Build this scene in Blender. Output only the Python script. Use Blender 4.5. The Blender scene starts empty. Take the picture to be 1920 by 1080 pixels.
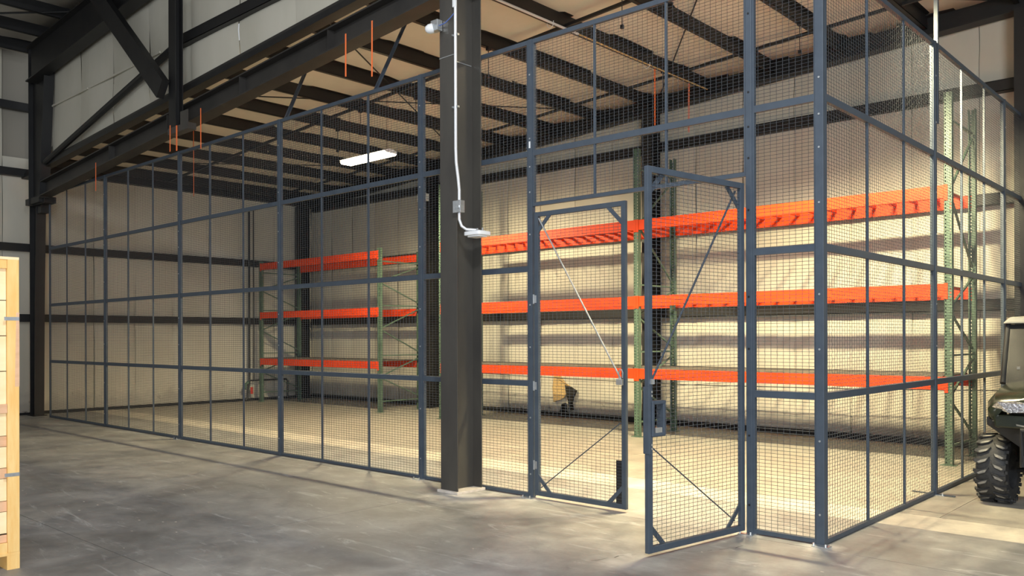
import bpy, math, random
from mathutils import Vector, Matrix, noise
random.seed(7)
PI = math.pi
scene = bpy.context.scene
COL = scene.collection

# ------------------------------------------------------------------ camera
YAW = 0.7399
cam_d = bpy.data.cameras.new('camera')
cam = bpy.data.objects.new('camera', cam_d); COL.objects.link(cam)
cam.location = (2.7648, -6.7889, 1.7043)
cam_d.sensor_width = 36; cam_d.sensor_fit = 'HORIZONTAL'
cam_d.lens = 36 * 1586.6 / 1920
cam_d.shift_y = (632.7 - 540) / 1920
cam_d.clip_start = .05; cam_d.clip_end = 200
cam.rotation_mode = 'QUATERNION'
fw = Vector((-math.sin(YAW), math.cos(YAW), 0)); rt = Vector((math.cos(YAW), math.sin(YAW), 0)); up = Vector((0, 0, 1))
ROLL = -.0029
r3 = rt * math.cos(ROLL) + up * math.sin(ROLL); u3 = up * math.cos(ROLL) - rt * math.sin(ROLL)
m = Matrix((r3, u3, -fw)).transposed()
cam.rotation_quaternion = m.to_quaternion()
scene.camera = cam

# ------------------------------------------------------------------ world, light, exposure
scene.view_settings.view_transform = 'Standard'
scene.view_settings.look = 'None'
scene.view_settings.gamma = 1
scene.view_settings.use_curve_mapping = False
scene.view_settings.exposure = 0.0
w = bpy.data.worlds.new('world'); scene.world = w; w.use_nodes = True
w.node_tree.nodes['Background'].inputs[0].default_value = (.90, .95, 1, 1)
w.node_tree.nodes['Background'].inputs[1].default_value = .54

def area(name, loc, target, sx, sy, power, col):
    d = bpy.data.lights.new(name, 'AREA'); d.shape = 'RECTANGLE'; d.size = sx; d.size_y = sy
    d.energy = power; d.color = col
    o = bpy.data.objects.new(name, d); COL.objects.link(o)
    o.location = loc
    o.rotation_euler = (Vector(target) - Vector(loc)).to_track_quat('-Z', 'Y').to_euler()
    return o
WARM = (1, .86, .52)
COOL = (.86, .93, 1)
# daylight through the big loading door on the camera side
area('door_daylight', (9.5, -12, 2.6), (-4, -2, 1.5), 5, 4.5, 1500, COOL)
# high bay lamps of the front hall (above and behind the camera)
area('hall_lamp', (1.5, -5.0, 7.6), (-1, -3, 0), 1.4, .5, 420, (.94, .97, 1))
area('hall_lamp', (-6.5, -7.5, 7.6), (-6.5, -6, 0), 1.4, .5, 150, (.95, .97, 1))

# ------------------------------------------------------------------ materials
def mat(name, base, rough=.5, metal=0, noise_scale=None, c2=None, bump=0, bump_scale=30, spec=.5, emit=None, estr=0,
        stretch=(1, 1, 1), lo=.35, hi=.65, detail=6, rvar=0):
    M = bpy.data.materials.new(name); M.use_nodes = True
    nt = M.node_tree; b = nt.nodes['Principled BSDF']
    b.inputs['Base Color'].default_value = (*base, 1)
    b.inputs['Roughness'].default_value = rough
    b.inputs['Metallic'].default_value = metal
    b.inputs['Specular IOR Level'].default_value = spec
    geo = nt.nodes.new('ShaderNodeNewGeometry')
    mp = nt.nodes.new('ShaderNodeMapping'); mp.inputs['Scale'].default_value = stretch
    nt.links.new(geo.outputs['Position'], mp.inputs['Vector'])
    if noise_scale:
        n = nt.nodes.new('ShaderNodeTexNoise'); n.inputs['Scale'].default_value = noise_scale
        n.inputs['Detail'].default_value = detail; n.inputs['Roughness'].default_value = .6
        nt.links.new(mp.outputs[0], n.inputs['Vector'])
        r = nt.nodes.new('ShaderNodeValToRGB')
        r.color_ramp.elements[0].position = lo; r.color_ramp.elements[1].position = hi
        r.color_ramp.elements[0].color = (*base, 1); r.color_ramp.elements[1].color = (*(c2 or base), 1)
        nt.links.new(n.outputs['Fac'], r.inputs[0]); nt.links.new(r.outputs[0], b.inputs['Base Color'])
        if rvar:
            mr = nt.nodes.new('ShaderNodeMapRange'); mr.inputs[3].default_value = rough - rvar; mr.inputs[4].default_value = rough + rvar
            nt.links.new(n.outputs['Fac'], mr.inputs[0]); nt.links.new(mr.outputs[0], b.inputs['Roughness'])
    if bump:
        n2 = nt.nodes.new('ShaderNodeTexNoise'); n2.inputs['Scale'].default_value = bump_scale; n2.inputs['Detail'].default_value = 4
        nt.links.new(mp.outputs[0], n2.inputs['Vector'])
        bp = nt.nodes.new('ShaderNodeBump'); bp.inputs['Strength'].default_value = bump; bp.inputs['Distance'].default_value = .01
        nt.links.new(n2.outputs['Fac'], bp.inputs['Height']); nt.links.new(bp.outputs[0], b.inputs['Normal'])
    if emit:
        b.inputs['Emission Color'].default_value = (*emit, 1); b.inputs['Emission Strength'].default_value = estr
    return M

MT = {}
MT['black'] = mat('black_primer_steel', (.008, .008, .009), .5, 0, 3, (.014, .0135, .0135))
MT['column'] = mat('dark_brown_column_paint', (.045, .041, .037), .42, 0, 2.2, (.066, .060, .051), stretch=(1, 1, .35), bump=.1, rvar=.08)
MT['beam'] = mat('dark_beam_paint', (.024, .022, .020), .5, 0, 2, (.038, .034, .030))
MT['fence'] = mat('blue_grey_powder_coat', (.047, .062, .084), .5, 0, 8, (.058, .076, .100), rvar=.05)
MT['wire'] = mat('dark_wire', (.05, .056, .065), .5, .1)
MT['orange'] = mat('orange_beam_paint', (.70, .048, .006), .55, 0, 5, (.80, .066, .009), stretch=(.4, 1, 1), spec=.3)
MT['green'] = mat('green_upright_paint', (.070, .118, .082), .5, 0, 7, (.10, .155, .112), bump=.05)
MT['vinyl'] = mat('insulation_vinyl', (.53, .50, .41), .5, 0, .9, (.62, .585, .495), bump=.35, bump_scale=3.5, stretch=(1, 1, .45), lo=.3, hi=.7)
MT['vinyl_ceiling'] = mat('ceiling_vinyl', (.62, .585, .52), .55, 0, 1.2, (.70, .66, .59), bump=.2, bump_scale=3)
MT['seam'] = mat('seam_tape', (.30, .275, .23), .7)
MT['galv'] = mat('galvanised_steel', (.55, .57, .58), .32, .85, 25, (.68, .70, .71))
MT['white'] = mat('white_plastic', (.82, .83, .84), .35)
MT['conduit'] = mat('painted_conduit', (.74, .75, .77), .35, .3)
MT['strap'] = mat('orange_strap', (.95, .20, .055), .6)
MT['rubber'] = mat('tyre_rubber', (.018, .018, .019), .7, 0, 20, (.03, .03, .031), bump=.3, bump_scale=60)
MT['lug'] = mat('dusty_tread', (.17, .16, .14), .8, 0, 30, (.26, .245, .215))
MT['utv'] = mat('dark_olive_bodywork', (.010, .012, .007), .18, 0, 4, (.020, .024, .014))
MT['utvblack'] = mat('black_moulded_plastic', (.012, .012, .013), .7, bump=.2, bump_scale=90)
MT['tanroof'] = mat('grey_roof_plastic', (.23, .22, .19), .55)
MT['chrome'] = mat('headlamp_reflector', (.75, .76, .8), .18, .9, 60, (.25, .25, .3), bump=.9, bump_scale=50)
MT['wood'] = mat('pale_pine', (.86, .50, .155), .6, 0, 3, (.92, .62, .25), stretch=(1, 6, 1), bump=.08)
MT['plywood'] = mat('pale_plywood', (.90, .68, .38), .6, 0, 2.5, (.95, .77, .48), stretch=(1, 1, 5))
MT['slat'] = mat('pinkish_batten', (.68, .40, .22), .65, 0, 4, (.78, .48, .29), stretch=(1, 1, 6))
MT['deck'] = mat('worn_particle_board', (.10, .085, .065), .8, 0, 9, (.15, .13, .10))
MT['grout'] = mat('column_grout', (.50, .44, .38), .85, 0, 12, (.62, .56, .50))
MT['foam'] = mat('exposed_fibreglass', (.42, .27, .10), .95, 0, 25, (.62, .44, .20), bump=.8, bump_scale=40)
MT['hole'] = mat('dark_cavity', (.012, .010, .008), .9)
MT['red'] = mat('red_tag', (.55, .05, .03), .5)
MT['tube'] = mat('lamp_lens', (1, .9, .7), .4, emit=(1, .80, .50), estr=30)
MT['lens'] = mat('emergency_lamp_lens', (.45, .42, .36), .15, .3)
MT['blue'] = mat('blue_wire', (.10, .16, .42), .4)

def glass():
    M = bpy.data.materials.new('scratched_polycarbonate'); M.use_nodes = True
    nt = M.node_tree; b = nt.nodes['Principled BSDF']
    b.inputs['Base Color'].default_value = (.03, .03, .03, 1); b.inputs['Roughness'].default_value = .3; b.inputs['Specular IOR Level'].default_value = .25
    b.inputs['Alpha'].default_value = .6
    return M
MT['glass'] = glass()

def floor_mat(name, a, b_, c, warm):
    M = bpy.data.materials.new(name); M.use_nodes = True
    nt = M.node_tree; bs = nt.nodes['Principled BSDF']
    geo = nt.nodes.new('ShaderNodeNewGeometry')
    def N(scale, detail=8, rough=.6, st=(1, 1, 1), dist=0):
        mp = nt.nodes.new('ShaderNodeMapping'); mp.inputs['Scale'].default_value = st
        nt.links.new(geo.outputs['Position'], mp.inputs['Vector'])
        n = nt.nodes.new('ShaderNodeTexNoise'); n.inputs['Scale'].default_value = scale; n.inputs['Detail'].default_value = detail
        n.inputs['Roughness'].default_value = rough; n.inputs['Distortion'].default_value = dist
        nt.links.new(mp.outputs[0], n.inputs['Vector']); return n
    def ramp(n, p0, p1, c0, c1):
        r = nt.nodes.new('ShaderNodeValToRGB'); e = r.color_ramp.elements
        e[0].position = p0; e[1].position = p1; e[0].color = (*c0, 1); e[1].color = (*c1, 1)
        nt.links.new(n.outputs['Fac'], r.inputs[0]); return r
    def mix(kind, fac, x, y):
        mx = nt.nodes.new('ShaderNodeMix'); mx.data_type = 'RGBA'; mx.blend_type = kind
        if isinstance(fac, float): mx.inputs[0].default_value = fac
        else: nt.links.new(fac, mx.inputs[0])
        nt.links.new(x, mx.inputs[6]); nt.links.new(y, mx.inputs[7]); return mx.outputs[2]
    n1 = N(.75, 7, .62, (1, 1.5, 1), .6); n2 = N(3.2, 8, .65, (1, 1, 1), .4); n3 = N(26, 4, .6); n4 = N(.33, 4, .5, (1, .8, 1), 1.0)
    r1 = ramp(n1, .36, .64, a, b_); r4 = ramp(n4, .42, .62, a, c)
    m1 = mix('MIX', .45, r1.outputs[0], r4.outputs[0])
    r2 = ramp(n2, .30, .72, (.68, .68, .70), (1.25, 1.235, 1.21)); m2 = mix('MULTIPLY', .9, m1, r2.outputs[0])
    # pale trowel scars and dust streaks
    n5 = N(2.0, 9, .7, (.7, 3.2, 1), 1.2); r5 = ramp(n5, .57, .86, (0, 0, 0), (1, 1, 1))
    col = nt.nodes.new('ShaderNodeRGB'); col.outputs[0].default_value = (*warm, 1)
    m3 = mix('MIX', r5.outputs[0], m2, col.outputs[0])
    r3_ = ramp(n3, .3, .7, (.92, .92, .92), (1.06, 1.06, 1.06)); m4 = mix('MULTIPLY', .6, m3, r3_.outputs[0])
    nt.links.new(m4, bs.inputs['Base Color'])
    mr = nt.nodes.new('ShaderNodeMapRange'); mr.inputs[3].default_value = .34; mr.inputs[4].default_value = .62
    nt.links.new(n2.outputs['Fac'], mr.inputs[0]); nt.links.new(mr.outputs[0], bs.inputs['Roughness'])
    bs.inputs['Specular IOR Level'].default_value = .4
    bp = nt.nodes.new('ShaderNodeBump'); bp.inputs['Strength'].default_value = .12; bp.inputs['Distance'].default_value = .01
    nt.links.new(n2.outputs['Fac'], bp.inputs['Height']); nt.links.new(bp.outputs[0], bs.inputs['Normal'])
    return M
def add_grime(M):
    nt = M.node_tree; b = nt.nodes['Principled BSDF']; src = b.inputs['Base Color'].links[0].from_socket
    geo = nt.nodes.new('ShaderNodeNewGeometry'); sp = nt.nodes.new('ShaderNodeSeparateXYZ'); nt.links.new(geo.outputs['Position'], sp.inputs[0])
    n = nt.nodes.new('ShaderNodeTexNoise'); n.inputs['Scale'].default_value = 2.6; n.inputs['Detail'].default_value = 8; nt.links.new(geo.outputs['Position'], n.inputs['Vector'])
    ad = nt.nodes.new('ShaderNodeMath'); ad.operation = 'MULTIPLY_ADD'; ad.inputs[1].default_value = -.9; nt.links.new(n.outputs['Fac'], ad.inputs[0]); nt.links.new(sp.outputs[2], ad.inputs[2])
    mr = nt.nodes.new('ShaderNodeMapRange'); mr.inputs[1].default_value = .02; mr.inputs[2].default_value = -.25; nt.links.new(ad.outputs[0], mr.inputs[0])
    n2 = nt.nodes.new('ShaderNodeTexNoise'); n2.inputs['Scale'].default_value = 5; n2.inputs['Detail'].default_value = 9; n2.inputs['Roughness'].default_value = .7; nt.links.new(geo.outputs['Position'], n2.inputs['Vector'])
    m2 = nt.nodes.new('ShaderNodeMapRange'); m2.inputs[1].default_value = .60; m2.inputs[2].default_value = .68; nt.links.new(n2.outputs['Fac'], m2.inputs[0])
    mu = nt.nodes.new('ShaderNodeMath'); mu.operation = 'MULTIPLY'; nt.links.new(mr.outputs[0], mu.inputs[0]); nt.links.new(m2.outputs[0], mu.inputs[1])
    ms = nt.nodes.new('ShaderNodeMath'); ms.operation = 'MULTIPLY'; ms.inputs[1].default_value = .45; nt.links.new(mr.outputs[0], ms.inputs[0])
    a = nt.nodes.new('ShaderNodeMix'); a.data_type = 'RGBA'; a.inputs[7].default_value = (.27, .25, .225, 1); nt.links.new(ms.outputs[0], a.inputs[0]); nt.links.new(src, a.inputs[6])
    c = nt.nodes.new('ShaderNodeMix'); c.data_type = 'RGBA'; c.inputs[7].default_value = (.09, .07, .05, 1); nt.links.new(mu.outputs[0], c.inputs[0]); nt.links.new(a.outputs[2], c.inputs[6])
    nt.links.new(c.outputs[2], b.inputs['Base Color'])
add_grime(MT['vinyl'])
def add_dust(M, spots):
    nt = M.node_tree; b = nt.nodes['Principled BSDF']
    geo = nt.nodes.new('ShaderNodeNewGeometry')
    n = nt.nodes.new('ShaderNodeTexNoise'); n.inputs['Scale'].default_value = 6; n.inputs['Detail'].default_value = 8; nt.links.new(geo.outputs['Position'], n.inputs['Vector'])
    for (x, y, rad, amt) in spots:
        src = b.inputs['Base Color'].links[0].from_socket
        d = nt.nodes.new('ShaderNodeVectorMath'); d.operation = 'DISTANCE'; d.inputs[1].default_value = (x, y, 0); nt.links.new(geo.outputs['Position'], d.inputs[0])
        ad = nt.nodes.new('ShaderNodeMath'); ad.operation = 'MULTIPLY_ADD'; ad.inputs[1].default_value = rad * 1.3; nt.links.new(n.outputs['Fac'], ad.inputs[0]); nt.links.new(d.outputs['Value'], ad.inputs[2])
        mr = nt.nodes.new('ShaderNodeMapRange'); mr.inputs[1].default_value = rad * 1.55; mr.inputs[2].default_value = rad * .75; mr.inputs[4].default_value = amt; nt.links.new(ad.outputs[0], mr.inputs[0])
        a = nt.nodes.new('ShaderNodeMix'); a.data_type = 'RGBA'; a.inputs[7].default_value = (.62, .59, .55, 1); nt.links.new(mr.outputs[0], a.inputs[0]); nt.links.new(src, a.inputs[6])
        nt.links.new(a.outputs[2], b.inputs['Base Color'])
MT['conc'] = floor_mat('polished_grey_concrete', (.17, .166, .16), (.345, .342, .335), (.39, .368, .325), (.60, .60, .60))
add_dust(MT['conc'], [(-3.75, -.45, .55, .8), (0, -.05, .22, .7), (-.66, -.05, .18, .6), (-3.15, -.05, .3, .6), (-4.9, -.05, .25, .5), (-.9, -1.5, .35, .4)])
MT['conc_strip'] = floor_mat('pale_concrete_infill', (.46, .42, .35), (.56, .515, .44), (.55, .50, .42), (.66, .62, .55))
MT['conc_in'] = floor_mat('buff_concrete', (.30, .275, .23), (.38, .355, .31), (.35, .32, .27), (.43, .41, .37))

# ------------------------------------------------------------------ mesh builder
class MB:
    def __init__(s): s.v = []; s.f = []
    def box(s, x0, x1, y0, y1, z0, z1, M=None):
        n = len(s.v)
        p = [(x0, y0, z0), (x1, y0, z0), (x1, y1, z0), (x0, y1, z0), (x0, y0, z1), (x1, y0, z1), (x1, y1, z1), (x0, y1, z1)]
        if M: p = [tuple(M @ Vector(q)) for q in p]
        s.v += p
        s.f += [(n, n + 3, n + 2, n + 1), (n + 4, n + 5, n + 6, n + 7), (n, n + 1, n + 5, n + 4), (n + 1, n + 2, n + 6, n + 5), (n + 2, n + 3, n + 7, n + 6), (n + 3, n, n + 4, n + 7)]
        return s
    def hexa(s, p):   # eight points: bottom ring, top ring
        n = len(s.v); s.v += [tuple(q) for q in p]
        s.f += [(n, n + 3, n + 2, n + 1), (n + 4, n + 5, n + 6, n + 7), (n, n + 1, n + 5, n + 4), (n + 1, n + 2, n + 6, n + 5), (n + 2, n + 3, n + 7, n + 6), (n + 3, n, n + 4, n + 7)]
        return s
    def bar(s, a, b, w, h, roll=None):  # rectangular bar from a to b; w across, h along 'roll' axis
        a = Vector(a); b = Vector(b); d = (b - a).normalized()
        r = Vector(roll) if roll else (Vector((0, 0, 1)) if abs(d.z) < .95 else Vector((0, 1, 0)))
        x = d.cross(r).normalized(); y = x.cross(d).normalized()
        ring = lambda c: [c - x * w / 2 - y * h / 2, c + x * w / 2 - y * h / 2, c + x * w / 2 + y * h / 2, c - x * w / 2 + y * h / 2]
        return s.hexa(ring(a) + ring(b))
    def tube(s, pts, r, n=8, cap=True, rad=None):
        pts = [Vector(p) for p in pts]; base = len(s.v); K = len(pts); prev = None
        for i, p in enumerate(pts):
            d = (pts[min(i + 1, K - 1)] - pts[max(i - 1, 0)]).normalized()
            if prev is None:
                r0 = Vector((0, 0, 1)) if abs(d.z) < .9 else Vector((1, 0, 0)); x = d.cross(r0).normalized()
            else:
                x = (prev - d * prev.dot(d)).normalized()
            prev = x; y = d.cross(x); rr = rad[i] if rad else r
            for k in range(n):
                a = 2 * PI * k / n; s.v.append(tuple(p + x * math.cos(a) * rr + y * math.sin(a) * rr))
        for i in range(K - 1):
            for k in range(n):
                a = base + i * n + k; b = base + i * n + (k + 1) % n
                s.f.append((a, b, b + n, a + n))
        if cap:
            s.f.append(tuple(base + k for k in reversed(range(n)))); s.f.append(tuple(base + (K - 1) * n + k for k in range(n)))
        return s
    def prism(s, poly, axis, a, b):   # extrude 2D polygon along axis ('x','y','z')
        n = len(s.v); k = len(poly)
        def P(u, v, t): return {'x': (t, u, v), 'y': (u, t, v), 'z': (u, v, t)}[axis]
        s.v += [P(u, v, a) for u, v in poly] + [P(u, v, b) for u, v in poly]
        s.f.append(tuple(range(n, n + k))); s.f.append(tuple(range(n + 2 * k - 1, n + k - 1, -1)))
        for i in range(k):
            j = (i + 1) % k; s.f.append((n + i, n + k + i, n + k + j, n + j))
        return s
    def xf(s, M, start=0):
        s.v[start:] = [tuple(M @ Vector(p)) for p in s.v[start:]]; return s
    def build(s, name, m_, parent=None, smooth=False, bevel=0, local=True):
        me = bpy.data.meshes.new(name)
        off = Vector((0, 0, 0))
        if parent is not None and local:
            q = parent
            while q is not None: off += q.location; q = q.parent
        me.from_pydata([tuple(Vector(p) - off) for p in s.v] if off.length else s.v, [], s.f); me.update()
        if m_: me.materials.append(MT[m_] if isinstance(m_, str) else m_)
        import bmesh
        bm = bmesh.new(); bm.from_mesh(me); bmesh.ops.recalc_face_normals(bm, faces=bm.faces); bm.to_mesh(me); bm.free()
        if smooth:
            for p in me.polygons: p.use_smooth = True
            try: me.set_sharp_from_angle(angle=.7)
            except Exception: pass
        o = bpy.data.objects.new(name, me); COL.objects.link(o)
        if parent: o.parent = parent
        if bevel:
            md = o.modifiers.new('bevel', 'BEVEL'); md.width = bevel; md.segments = 2; md.limit_method = 'ANGLE'
        return o
def tag(o, label, cat, group=None, kind=None):
    if label: o['label'] = label
    if cat: o['category'] = cat
    if group: o['group'] = group
    if kind: o['kind'] = kind
    return o
def thing(name, loc, label, cat, group=None):
    o = bpy.data.objects.new(name, None); o.empty_display_size = .2; COL.objects.link(o); o.location = loc
    return tag(o, label, cat, group)
def struct(o): o['kind'] = 'structure'; return o
def stuff(o): o['kind'] = 'stuff'; return o
def B(*a): return MB().box(*a)
def copy_tree(src, dloc, rot=0, parent=None):
    c = src.copy(); COL.objects.link(c)
    if parent is None:
        c.location = Vector(src.location) + Vector(dloc); c.rotation_euler.z += rot
    else: c.parent = parent
    for ch in list(src.children): copy_tree(ch, None, 0, c)
    return c

# ------------------------------------------------------------------ roof profile (slopes up towards +x)
def P(x): return 6.52 + .055 * x          # underside of the purlins over the storage bay
def Hh(x): return 8.86 + .055 * x         # underside of the purlins in the front hall
XL, YB = -18.1, 7.44
XR = 9.0; YF = -13.0

# ------------------------------------------------------------------ FLOOR: cast slabs with open joints
fl = struct(B(XL - .2, XR + 6, YF - 6, YB + .2, -.25, -.012).build('floor', 'hole'))
def slab(x0, x1, y0, y1, m_, z=0):
    B(x0 + .003, x1 - .003, y0 + .003, y1 - .003, -.012, z).build('slab', m_, fl)
for a, b in ((XL - .2, -11.5), (-11.5, -4.0), (-4.0, 3.4), (3.4, XR + 6)):
    slab(a, b, YF - 6, -8.2, 'conc'); slab(a, b, -8.2, -3.95, 'conc'); slab(a, b, -3.95, -.12, 'conc')
    slab(a, b, -.12, 1.165, 'conc')
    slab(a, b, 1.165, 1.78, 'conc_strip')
for a, b in ((XL - .2, -13.5), (-13.5, -9.5), (-9.5, -4.2), (-4.2, .37), (.37, XR + 6)):
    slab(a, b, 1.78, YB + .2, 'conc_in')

# ------------------------------------------------------------------ WALLS: insulation strips between girts
def vinyl_strip(axis, s0, s1, zs, base, sgn, seed, parent, zt):
    """one vertical strip of faced insulation, bulging between the girts"""
    nx = 6; mb = MB(); vs = []
    zz = []
    for i in range(len(zs) - 1):
        k = max(4, int((zs[i + 1] - zs[i]) / .3))
        zz += [zs[i] + (zs[i + 1] - zs[i]) * j / k for j in range(k)]
    zz.append(zs[-1])
    for z in zz:
        t = 0
        for i in range(len(zs) - 1):
            if zs[i] <= z <= zs[i + 1]: t = (z - zs[i]) / (zs[i + 1] - zs[i])
        for i in range(nx + 1):
            u = i / nx; s = s0 + (s1 - s0) * u
            zc = min(z, zt(s))
            puff = .028 * math.sin(PI * t) ** .7 + .020 * math.sin(PI * u) ** .5
            puff += .022 * noise.noise(Vector((s * 1.1 + seed, z * .7, seed)))
            d = base + sgn * puff
            mb.v.append((d, s, zc) if axis == 'x' else (s, d, zc))
    W = nx + 1
    for j in range(len(zz) - 1):
        for i in range(nx):
            a = j * W + i; mb.f.append((a, a + 1, a + W + 1, a + W))
    return mb.build('wall_panel', 'vinyl', parent, smooth=True)

GZ = [2.17, 3.74, 5.40]
wl = struct(B(XL - .22, XL - .12, YF, YB + .2, 0, 9.0).build('wall_left', 'seam'))
y = -.58 - .97 * 12; k = 0
while y < YB:
    y1 = min(y + .97, YB)
    if y1 <= .37 + .01: zs = [.02] + GZ + [6.85, 8.4]; zt = lambda s: 8.4
    else: zs = [.02] + GZ + [5.75]; zt = lambda s: 5.75
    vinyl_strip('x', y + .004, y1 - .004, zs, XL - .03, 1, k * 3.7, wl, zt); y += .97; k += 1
wb = struct(B(XL - .2, XR, YB + .12, YB + .22, 0, 9).build('wall_back', 'seam'))
x = XL; k = 0
while x < XR:
    x1 = min(x + .97, XR)
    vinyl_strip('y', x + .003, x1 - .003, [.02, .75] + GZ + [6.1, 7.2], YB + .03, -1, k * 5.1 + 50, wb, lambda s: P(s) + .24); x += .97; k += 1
# exposed vertical wall sheeting above the fence line: front hall side wall over the header beam
wf = struct(B(-16.55, XR, .03, .08, 6.6, 9.6).build('wall_front', 'seam'))
x = -16.55; k = 0
while x < XR:
    x1 = min(x + 1.52, XR); mbz = lambda s: 6.47 + .057 * s
    nx = 8; mb = MB(); zz = [0, .12, .25, .4, .55, .7, .85, 1]
    for t in zz:
        for i in range(nx + 1):
            u = i / nx; s = x + .005 + (x1 - x - .01) * u
            z0 = mbz(s); zm = 6.72; z1 = 9.5
            z = z0 + (z1 - z0) * t
            tt = (z - z0) / max(.1, zm - z0) if z < zm else ((z - zm) / (z1 - zm))
            d = -.06 - .03 * math.sin(PI * min(1, max(0, tt))) - .02 * math.sin(PI * u) ** .5 - .02 * noise.noise(Vector((s, z, 9 + k)))
            mb.v.append((s, d, z))
    for j in range(len(zz) - 1):
        for i in range(nx):
            a = j * (nx + 1) + i; mb.f.append((a, a + 1, a + nx + 2, a + nx + 1))
    mb.build('wall_panel', 'vinyl', wf, smooth=True); x += 1.52; k += 1
for a_, b_ in ((-16.6, -14.6), (-14.5, -12.6), (-12.55, -11.5)): B(a_, b_, -.125, -.105, 6.61, 6.645).build('seam_tape', 'vinyl', wf)
# girts (C sections) on both walls
def cgirt_x(x0, x1, y, z, parent, d=.16, h=.17, m_='black'):   # runs along x, open side down
    mb = MB(); mb.box(x0, x1, y - d, y, z + h / 2 - .008, z + h / 2); mb.box(x0, x1, y - .008, y, z - h / 2, z + h / 2)
    mb.box(x0, x1, y - d, y - d + .008, z - h / 2, z + h / 2); mb.box(x0, x1, y - d, y, z - h / 2, z - h / 2 + .008)
    return mb.build('girt', m_, parent)
def cgirt_y(y0, y1, x, z, parent, d=.16, h=.17):
    mb = MB(); mb.box(x, x + d, y0, y1, z - h / 2, z + h / 2)
    return mb.build('girt', 'black', parent)
for z in GZ:
    for a, b in ((-17.9, -12.75), (-12.55, -6.42), (-6.22, -.1), (.1, XR)): cgirt_x(a, b, YB, z, wb)
    cgirt_y(YF, -.02, XL, z, wl)
    if z < 5: cgirt_y(-.01, 7.2, XL, z, wl)
cgirt_y(YF, -.02, XL, 6.87, wl)
B(XL, XL + .2, .01, YB, 5.46, 5.74).build('eave_strut', 'black', wl)
B(XL, XL + .2, YF, -.3, 8.1, 8.35).build('eave_strut', 'black', wl)
cgirt_x(-10.7, -4.2, -.08, 6.60, wf, .12, .17); cgirt_x(-4.2, XR, -.08, 6.60, wf, .12, .17)
struct(B(XL + .02, XL + .06, -.0, YB, 0, .07).build('baseboard_left', 'black'))
struct(B(XL + .02, XL + .06, YF, -.02, 0, .05).build('baseboard_left', 'black'))
struct(B(XL + .1, XR, YB - .06, YB - .03, 0, .10).build('baseboard_back', 'black'))
# brace on the upper wall, under the header
tag(MB().tube([(-16.55, -.22, 5.44), (-10.6, -.22, 6.54)], .06, 10).build('wall_brace', 'black'), 'black tube brace rising across the upper wall from the left column', 'brace')

# ------------------------------------------------------------------ CEILINGS
def ceiling(name, x0, x1, y0, y1, f, parent=None, xs=None):
    mb = MB(); ny = 10; cols = []
    for a, b in zip(xs[:-1], xs[1:]):
        for t in (0, .25, .5, .75): cols.append((a + (b - a) * t, math.sin(PI * t)))
    cols.append((xs[-1], 0))
    for x, sg in cols:
        for j in range(ny + 1):
            yy = y0 + (y1 - y0) * j / ny
            mb.v.append((x, yy, f(x) - .015 - .03 * sg + .015 * noise.noise(Vector((x, yy, 3)))))
    for i in range(len(cols) - 1):
        for j in range(ny):
            a = i * (ny + 1) + j; mb.f.append((a, a + 1, a + ny + 2, a + ny + 1))
    o = mb.build(name, 'vinyl_ceiling', parent, smooth=True)
    md = o.modifiers.new('thickness', 'SOLIDIFY'); md.thickness = .06; md.offset = 1
    return struct(o)
PX = [-6.28 + 1.245 * k for k in range(-9, 13)]
PX = [x for x in PX if XL < x < XR]
ce = ceiling('ceiling', XL, XR, -.02, YB + .1, lambda x: P(x) + .22, None, [XL] + PX + [XR])
def zpurlin(x, y0, y1, zb, h, parent):
    mb = MB(); t = .006
    mb.box(x - t, x, y0, y1, zb, zb + h); mb.box(x - .07, x, y0, y1, zb, zb + t); mb.box(x - .07, x - .07 + t, y0, y1, zb, zb + .02)
    mb.box(x, x + .07, y0, y1, zb + h - t, zb + h)
    return mb.build('purlin', 'black', parent)
for x in PX: zpurlin(x, 0.02, 7.2, P(x), .21, ce)
for x in PX:   # sag bars between the purlins
    if x + 1.245 < XR:
        for yb in (2.93, 6.0):
            MB().bar((x + .01, yb, P(x) + .035), (x + 1.235, yb, P(x + 1.245) + .035), .045, .045).build('bridging', 'black', ce)
# rod bracing in the roof plane
for a, b in (((-11.5, .2), (-7.2, 7.0)), ((-7.2, .2), (-11.5, 7.0)), ((-6.0, .2), (-.4, 7.0)), ((-.4, .2), (-6.0, 7.0)), ((-17.5, .2), (-13, 7.0))):
    MB().tube([(a[0], a[1], P(a[0]) + .10), (b[0], b[1], P(b[0]) + .10)], .012, 6).build('brace_rod', 'black', ce)
# hangers below the purlins
for x, yy in ((-6.28, 2.6), (-8.77, 3.3), (-10.0, 3.0), (-5.04, 5.6), (-3.79, 2.6), (-2.55, 5.4), (-11.26, 3.4)):
    h = MB(); h.box(x - .03, x + .03, yy - .03, yy + .03, P(x) - .05, P(x)); h.tube([(x, yy, P(x)), (x, yy, P(x) - .42)], .006, 6)
    h.box(x - .02, x + .02, yy - .02, yy + .02, P(x) - .47, P(x) - .42)
    h.build('pipe_hanger', 'black', ce)
HX = [-17.34, -16.25] + [-15.07 + 1.245 * k for k in range(0, 20)]
HX = [x for x in HX if x < XR]
ch = ceiling('ceiling', XL, XR, YF, -.0, lambda x: Hh(x) + .25, None, [XL] + HX + [XR])
for x in HX: zpurlin(x, YF, -.12, Hh(x), .24, ch)
for a, b in (((-17.9, -3.6), (-14.6, -.3)), ((-16.9, -5.0), (-13.2, -.3))):
    MB().tube([(a[0], a[1], Hh(a[0]) + .03), (b[0], b[1], Hh(b[0]) + .03)], .02, 6).build('brace_rod', 'black', ch)

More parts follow.
